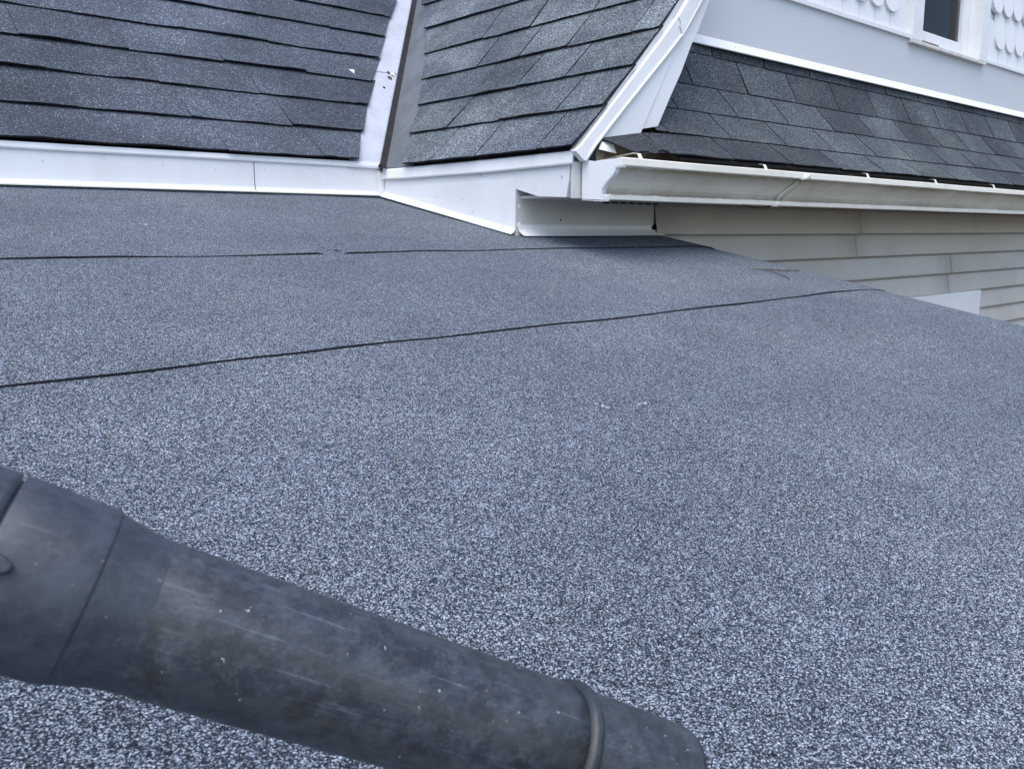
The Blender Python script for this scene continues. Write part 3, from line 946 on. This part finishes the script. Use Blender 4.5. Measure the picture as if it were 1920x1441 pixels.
parts.append(lathe("housing_neck", [(-1.7, RAD * 1.30), (-1.2, RAD * 1.24), (-0.7, RAD * 1.18), (-0.388, RAD * 1.16), (-0.375, RAD * 1.155), (-0.371, RAD * 1.08), (-0.35, RAD * 1.08)], MAT['collar'], blower))
parts.append(lathe("ring", [(1.065, RAD * 0.9), (1.068, RAD * 1.055), (1.082, RAD * 1.08), (1.098, RAD * 1.065), (1.104, RAD * 0.95)], MAT['ring'], blower))
noz = lathe("nozzle", [(1.09, RAD * 0.985), (1.2, RAD * 0.985), (1.35, RAD * 0.97), (1.45, RAD * 0.955), (1.467, RAD * 0.935), (1.46, RAD * 0.90), (1.25, RAD * 0.9)], MAT['tube'], blower, wob=0.01)
parts.append(noz)
for p_ in parts:
    p_.location = -Vector(blower.location)
# release button on the collar, towards the camera
bc = axis_pt(-0.358)
to_cam = (-bc - AX * ((-bc).dot(AX))).normalized()
lat = AX.cross(to_cam).normalized()
bp = []
for i in range(14):
    a = 2 * math.pi * i / 14
    bp.append(bc + to_cam * RAD * 1.15 + AX * math.cos(a) * 0.0085 + lat * math.sin(a) * 0.0036 - lat * 0.001)
vs = bp + [p_ + to_cam * 0.004 for p_ in bp]
fs = [tuple(range(14)), tuple(range(27, 13, -1))] + [(i, (i + 1) % 14, 14 + (i + 1) % 14, 14 + i) for i in range(14)]
bo = obj_from("release_button", vs, fs, MAT['ring'], blower, scale=1.0)
bo.location = -Vector(blower.location)
bevel(bo, 0.0012, 3)

# ------------------------------------------------------------------ small loose things
fl = prism("paint_flake", [(-0.033, 0, 0.028), (0.036, 0, 0.031), (0.004, 0, -0.032)], (0, -0.004, 0.002), MAT['flake'], None, 0)
fz_ = 1.60
fl.location = Vector((4.93, ya(fz_) - 0.035, fz_)) * K
fl.rotation_euler = (math.radians(-42), 0, 0)
fl["label"] = "small white triangular flake on the shingles beside the valley"
fl["category"] = "flake"

def twig(pts, rad, name, label):
    vs, fs = [], []
    for i, p in enumerate(pts):
        for k in range(5):
            a = 2 * math.pi * k / 5
            vs.append((p[0] + rad * 0.4 * math.cos(a), p[1] + rad * math.cos(a), deck_z(p[1]) + 0.012 + p[2] + rad * math.sin(a)))
    for i in range(len(pts) - 1):
        for k in range(5):
            fs.append((i * 5 + k, i * 5 + (k + 1) % 5, i * 5 + 5 + (k + 1) % 5, i * 5 + 5 + k))
    o = obj_from(name, vs, fs, MAT['twig'], None)
    o["label"] = label
    o["category"] = "twig"
    o["group"] = "twigs near the roof edge"
    return o
twig([(5.74, 3.75, 0.006), (5.82, 3.69, 0.012), (5.95, 3.66, 0.010), (6.22, 3.64, 0.002)], 0.006, "twig", "longer dry twig near the low roof's right edge")
twig([(5.80, 3.70, 0.012), (5.78, 3.56, 0.010), (5.72, 3.42, 0.004)], 0.005, "twig", "shorter dry twig crossing the longer one near the roof edge")

# loose pale grit scattered on the low roof
gv, gf = [], []
for k in range(150):
    gx, gy = R.uniform(0.2, 5.8), R.uniform(0.5, 6.7)
    gz = deck_z(gy) + 0.012 * noise.noise((gx * 0.8, gy * 0.8, 0.3)) + 0.006 * noise.noise((gx * 2.1, gy * 2.1, 4.3)) + 0.002
    r_ = R.uniform(0.0022, 0.0055)
    i0 = len(gv)
    for d in ((1, 0, 0), (-1, 0, 0), (0, 1, 0), (0, -1, 0), (0, 0, 1), (0, 0, -1)):
        gv.append((gx + d[0] * r_ * R.uniform(0.7, 1.4), gy + d[1] * r_ * R.uniform(0.7, 1.4), gz + d[2] * r_ * 0.8))
    for t3 in ((0, 2, 4), (2, 1, 4), (1, 3, 4), (3, 0, 4), (2, 0, 5), (1, 2, 5), (3, 1, 5), (0, 3, 5)):
        gf.append(tuple(i0 + q for q in t3))
grit = obj_from("loose_grit", gv, gf, MAT['scuff'], None)
grit["kind"] = "stuff"
grit["label"] = "loose pale grit scattered over the grey low roof"
grit["category"] = "grit"
